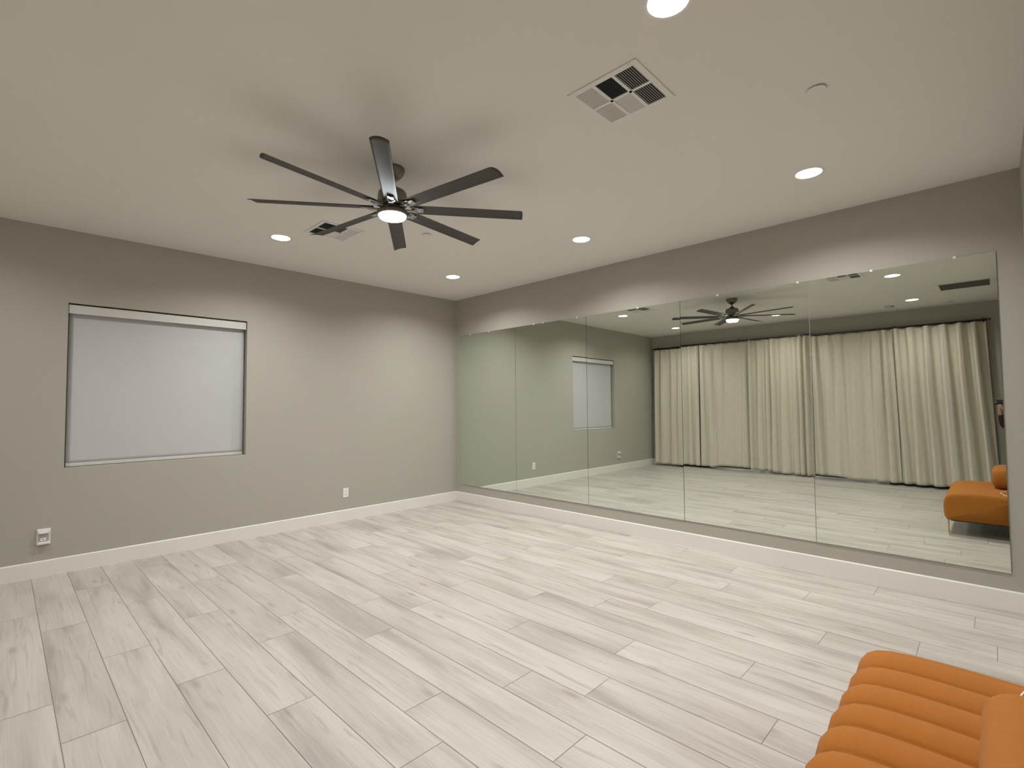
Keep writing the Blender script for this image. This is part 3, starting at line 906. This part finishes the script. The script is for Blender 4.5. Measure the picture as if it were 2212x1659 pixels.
def build_person():
    base = Vector((-5.20, -6.36, 0))
    f = Vector((0.717, 0.697, 0)).normalized(); r = Vector((0.697, -0.717, 0)).normalized(); z = Vector((0, 0, 1))
    P = lambda a, b, c: tuple(f * a + r * b + z * c)            # forward, right, up from the base
    def W(x, y, zz): return tuple(Vector((x, y, zz)) - base)
    t = thing('person', 'person in dark clothes standing in the doorway, raising a phone, glimpsed at the mirror edge', 'person', tuple(base))
    handL = (-4.8395, -5.972, 1.350); elbL = (-4.955, -6.010, 1.080)
    handR = (-4.790, -6.022, 1.350); elbR = (-4.90, -6.19, 1.10)
    nodes = [(P(0, 0, 0.92), 0.130), (P(0.01, 0, 1.10), 0.120), (P(0.01, 0, 1.27), 0.130), (P(0.0, 0, 1.38), 0.070), (P(0.015, 0, 1.44), 0.052),
             (P(0.03, 0, 1.50), 0.070), (P(0.035, 0, 1.56), 0.083), (P(0.02, 0, 1.62), 0.070),
             (P(0, -0.17, 1.33), 0.055), (W(*elbL), 0.038), (W(handL[0] - 0.002, handL[1] - 0.002, 1.305), 0.024), (W(*handL), 0.026),
             (P(0, 0.17, 1.33), 0.055), (W(*elbR), 0.038), (W(handR[0] - 0.002, handR[1] - 0.004, 1.305), 0.024), (W(*handR), 0.026),
             (P(0, -0.09, 0.84), 0.090), (P(0.02, -0.10, 0.47), 0.055), (P(-0.01, -0.11, 0.08), 0.036), (P(0.12, -0.12, 0.035), 0.032),
             (P(0, 0.09, 0.84), 0.090), (P(0.02, 0.10, 0.47), 0.055), (P(-0.01, 0.11, 0.08), 0.036), (P(0.12, 0.12, 0.035), 0.032)]
    edges = [(0, 1), (1, 2), (2, 3), (3, 4), (4, 5), (5, 6), (6, 7), (2, 8), (8, 9), (9, 10), (10, 11), (2, 12), (12, 13), (13, 14), (14, 15),
             (0, 16), (16, 17), (17, 18), (18, 19), (0, 20), (20, 21), (21, 22), (22, 23)]
    # fingers and thumb of both hands, closing on the lower edge of the phone
    for hidx, h, sg in ((11, handL, 1), (15, handR, -1)):
        hv = Vector(h)
        for q in range(4):
            b0 = hv + r * (sg * (0.006 + 0.017 * q)) * 1.0 + f * 0.022 + z * (0.012)
            ln = (0.030, 0.036, 0.034, 0.026)[q]
            n0 = len(nodes)
            nodes += [(tuple(b0 - base), 0.0085), (tuple(b0 + f * 0.010 + z * ln * 0.55 - base), 0.0080), (tuple(b0 + f * 0.004 + z * ln - base), 0.0070)]
            edges += [(hidx, n0), (n0, n0 + 1), (n0 + 1, n0 + 2)]
        b0 = hv - f * 0.016 + z * 0.008 + r * sg * 0.014
        n0 = len(nodes)
        nodes += [(tuple(b0 - base), 0.0105), (tuple(b0 + z * 0.030 + r * sg * 0.014 - base), 0.0095), (tuple(b0 + z * 0.052 + r * sg * 0.028 + f * 0.003 - base), 0.008)]
        edges += [(hidx, n0), (n0, n0 + 1), (n0 + 1, n0 + 2)]
    body = skin_mesh('body', nodes, edges, M_skin, t, 1)
    sh = [(P(0, 0, 0.86), 0.150), (P(0.01, 0, 1.08), 0.138), (P(0.01, 0, 1.27), 0.148), (P(0, 0, 1.37), 0.085),
          (P(0, -0.175, 1.33), 0.072), (W(*elbL), 0.050), (W(handL[0] - 0.010, handL[1] - 0.008, 1.262), 0.036),
          (P(0, 0.175, 1.33), 0.072), (W(*elbR), 0.050), (W(handR[0] - 0.012, handR[1] - 0.012, 1.262), 0.036)]
    skin_mesh('shirt', sh, [(0, 1), (1, 2), (2, 3), (2, 4), (4, 5), (5, 6), (2, 7), (7, 8), (8, 9)], M_cloth, t, 1)
    tr = [(P(0, 0, 0.90), 0.145), (P(0, -0.095, 0.80), 0.105), (P(0.02, -0.10, 0.47), 0.075), (P(-0.01, -0.11, 0.09), 0.058),
          (P(0, 0.095, 0.80), 0.105), (P(0.02, 0.10, 0.47), 0.075), (P(-0.01, 0.11, 0.09), 0.058)]
    skin_mesh('trousers', tr, [(0, 1), (1, 2), (2, 3), (0, 4), (4, 5), (5, 6)], M_jean, t, 1)
    for s in (-1, 1):
        bm = bmesh.new()
        rings = []
        for (a, rr, hh) in ((-0.055, 0.030, 0.06), (-0.03, 0.045, 0.10), (0.04, 0.048, 0.095), (0.11, 0.050, 0.065), (0.165, 0.042, 0.048), (0.19, 0.022, 0.03)):
            ring = []
            for q in range(12):
                an = 2 * PI * q / 12
                ring.append(bm.verts.new(P(a, s * 0.115 + rr * math.cos(an), max(0.0, hh * 0.5 + hh * 0.5 * math.sin(an)))))
            rings.append(ring)
        for a_, b_ in zip(rings, rings[1:]):
            for q in range(12):
                fc = bm.faces.new((a_[q], a_[(q + 1) % 12], b_[(q + 1) % 12], b_[q])); fc.smooth = True
        bm.faces.new(rings[0]); bm.faces.new(list(reversed(rings[-1])))
        link('shoe', bm, M_slot, t)
    # face and hair
    head = Vector(P(0.035, 0, 1.57))
    def blob(name, c, sx, sy, sz, m, n=16):
        bm = bmesh.new(); bmesh.ops.create_uvsphere(bm, u_segments=n, v_segments=n // 2, radius=1.0)
        rot = Matrix.Rotation(math.radians(44.2), 4, 'Z')
        bmesh.ops.transform(bm, verts=bm.verts, matrix=Matrix.Translation(c) @ rot @ Matrix.Diagonal((sx, sy, sz, 1)))
        return link(name, bm, m, t, smooth=True)
    blob('nose', head + f * 0.088 + z * -0.01, 0.018, 0.012, 0.024, M_skin)
    blob('mouth', head + f * 0.078 + z * -0.052, 0.010, 0.024, 0.007, M_cloth)
    for s in (-1, 1):
        blob('eye', head + f * 0.074 + r * s * 0.032 + z * 0.012, 0.010, 0.013, 0.009, M_plastic)
        blob('ear', head + r * s * 0.082 + z * -0.005, 0.018, 0.010, 0.030, M_skin)
    blob('hair', head - f * 0.018 + z * 0.040, 0.104, 0.097, 0.092, M_hair, 24)
build_person()

# the phone, its camera lens where this picture is taken from
def build_phone():
    f = Vector((0.717, 0.697, 0)).normalized(); r = Vector((0.697, -0.717, 0)).normalized()
    ang = math.atan2(r.y, r.x)
    t = thing('phone', 'black phone held up sideways, its lens rings showing at the mirror edge', 'phone', (CAM.x - f.x * 0.012, CAM.y - f.y * 0.012, CAM.z), None, ang)
    # local x along the phone, local y forward
    bm = bmesh.new(); box(bm, -0.018, 0.128, -0.004, 0.004, -0.056, 0.016, bevel=0.003); link('case', bm, M_phone, t)
    boxo('screen', (-0.014, 0.124, -0.0046, -0.0042, -0.052, 0.012), M_slot, t)
    for cx_, cz_ in ((0.0, 0.0), (0.0, -0.020), (0.018, -0.010)):
        bm = bmesh.new(); lathe(bm, [(0.0078, 0), (0.0082, 0.0022), (0.0066, 0.0028), (0.0062, 0.0012)], 24, cap=False)
        bmesh.ops.rotate(bm, verts=bm.verts, cent=(0, 0, 0), matrix=Matrix.Rotation(-PI / 2, 3, 'X'))
        bmesh.ops.translate(bm, verts=bm.verts, vec=(cx_, 0.0040, cz_)); link('lens_ring', bm, M_ring, t)
build_phone()
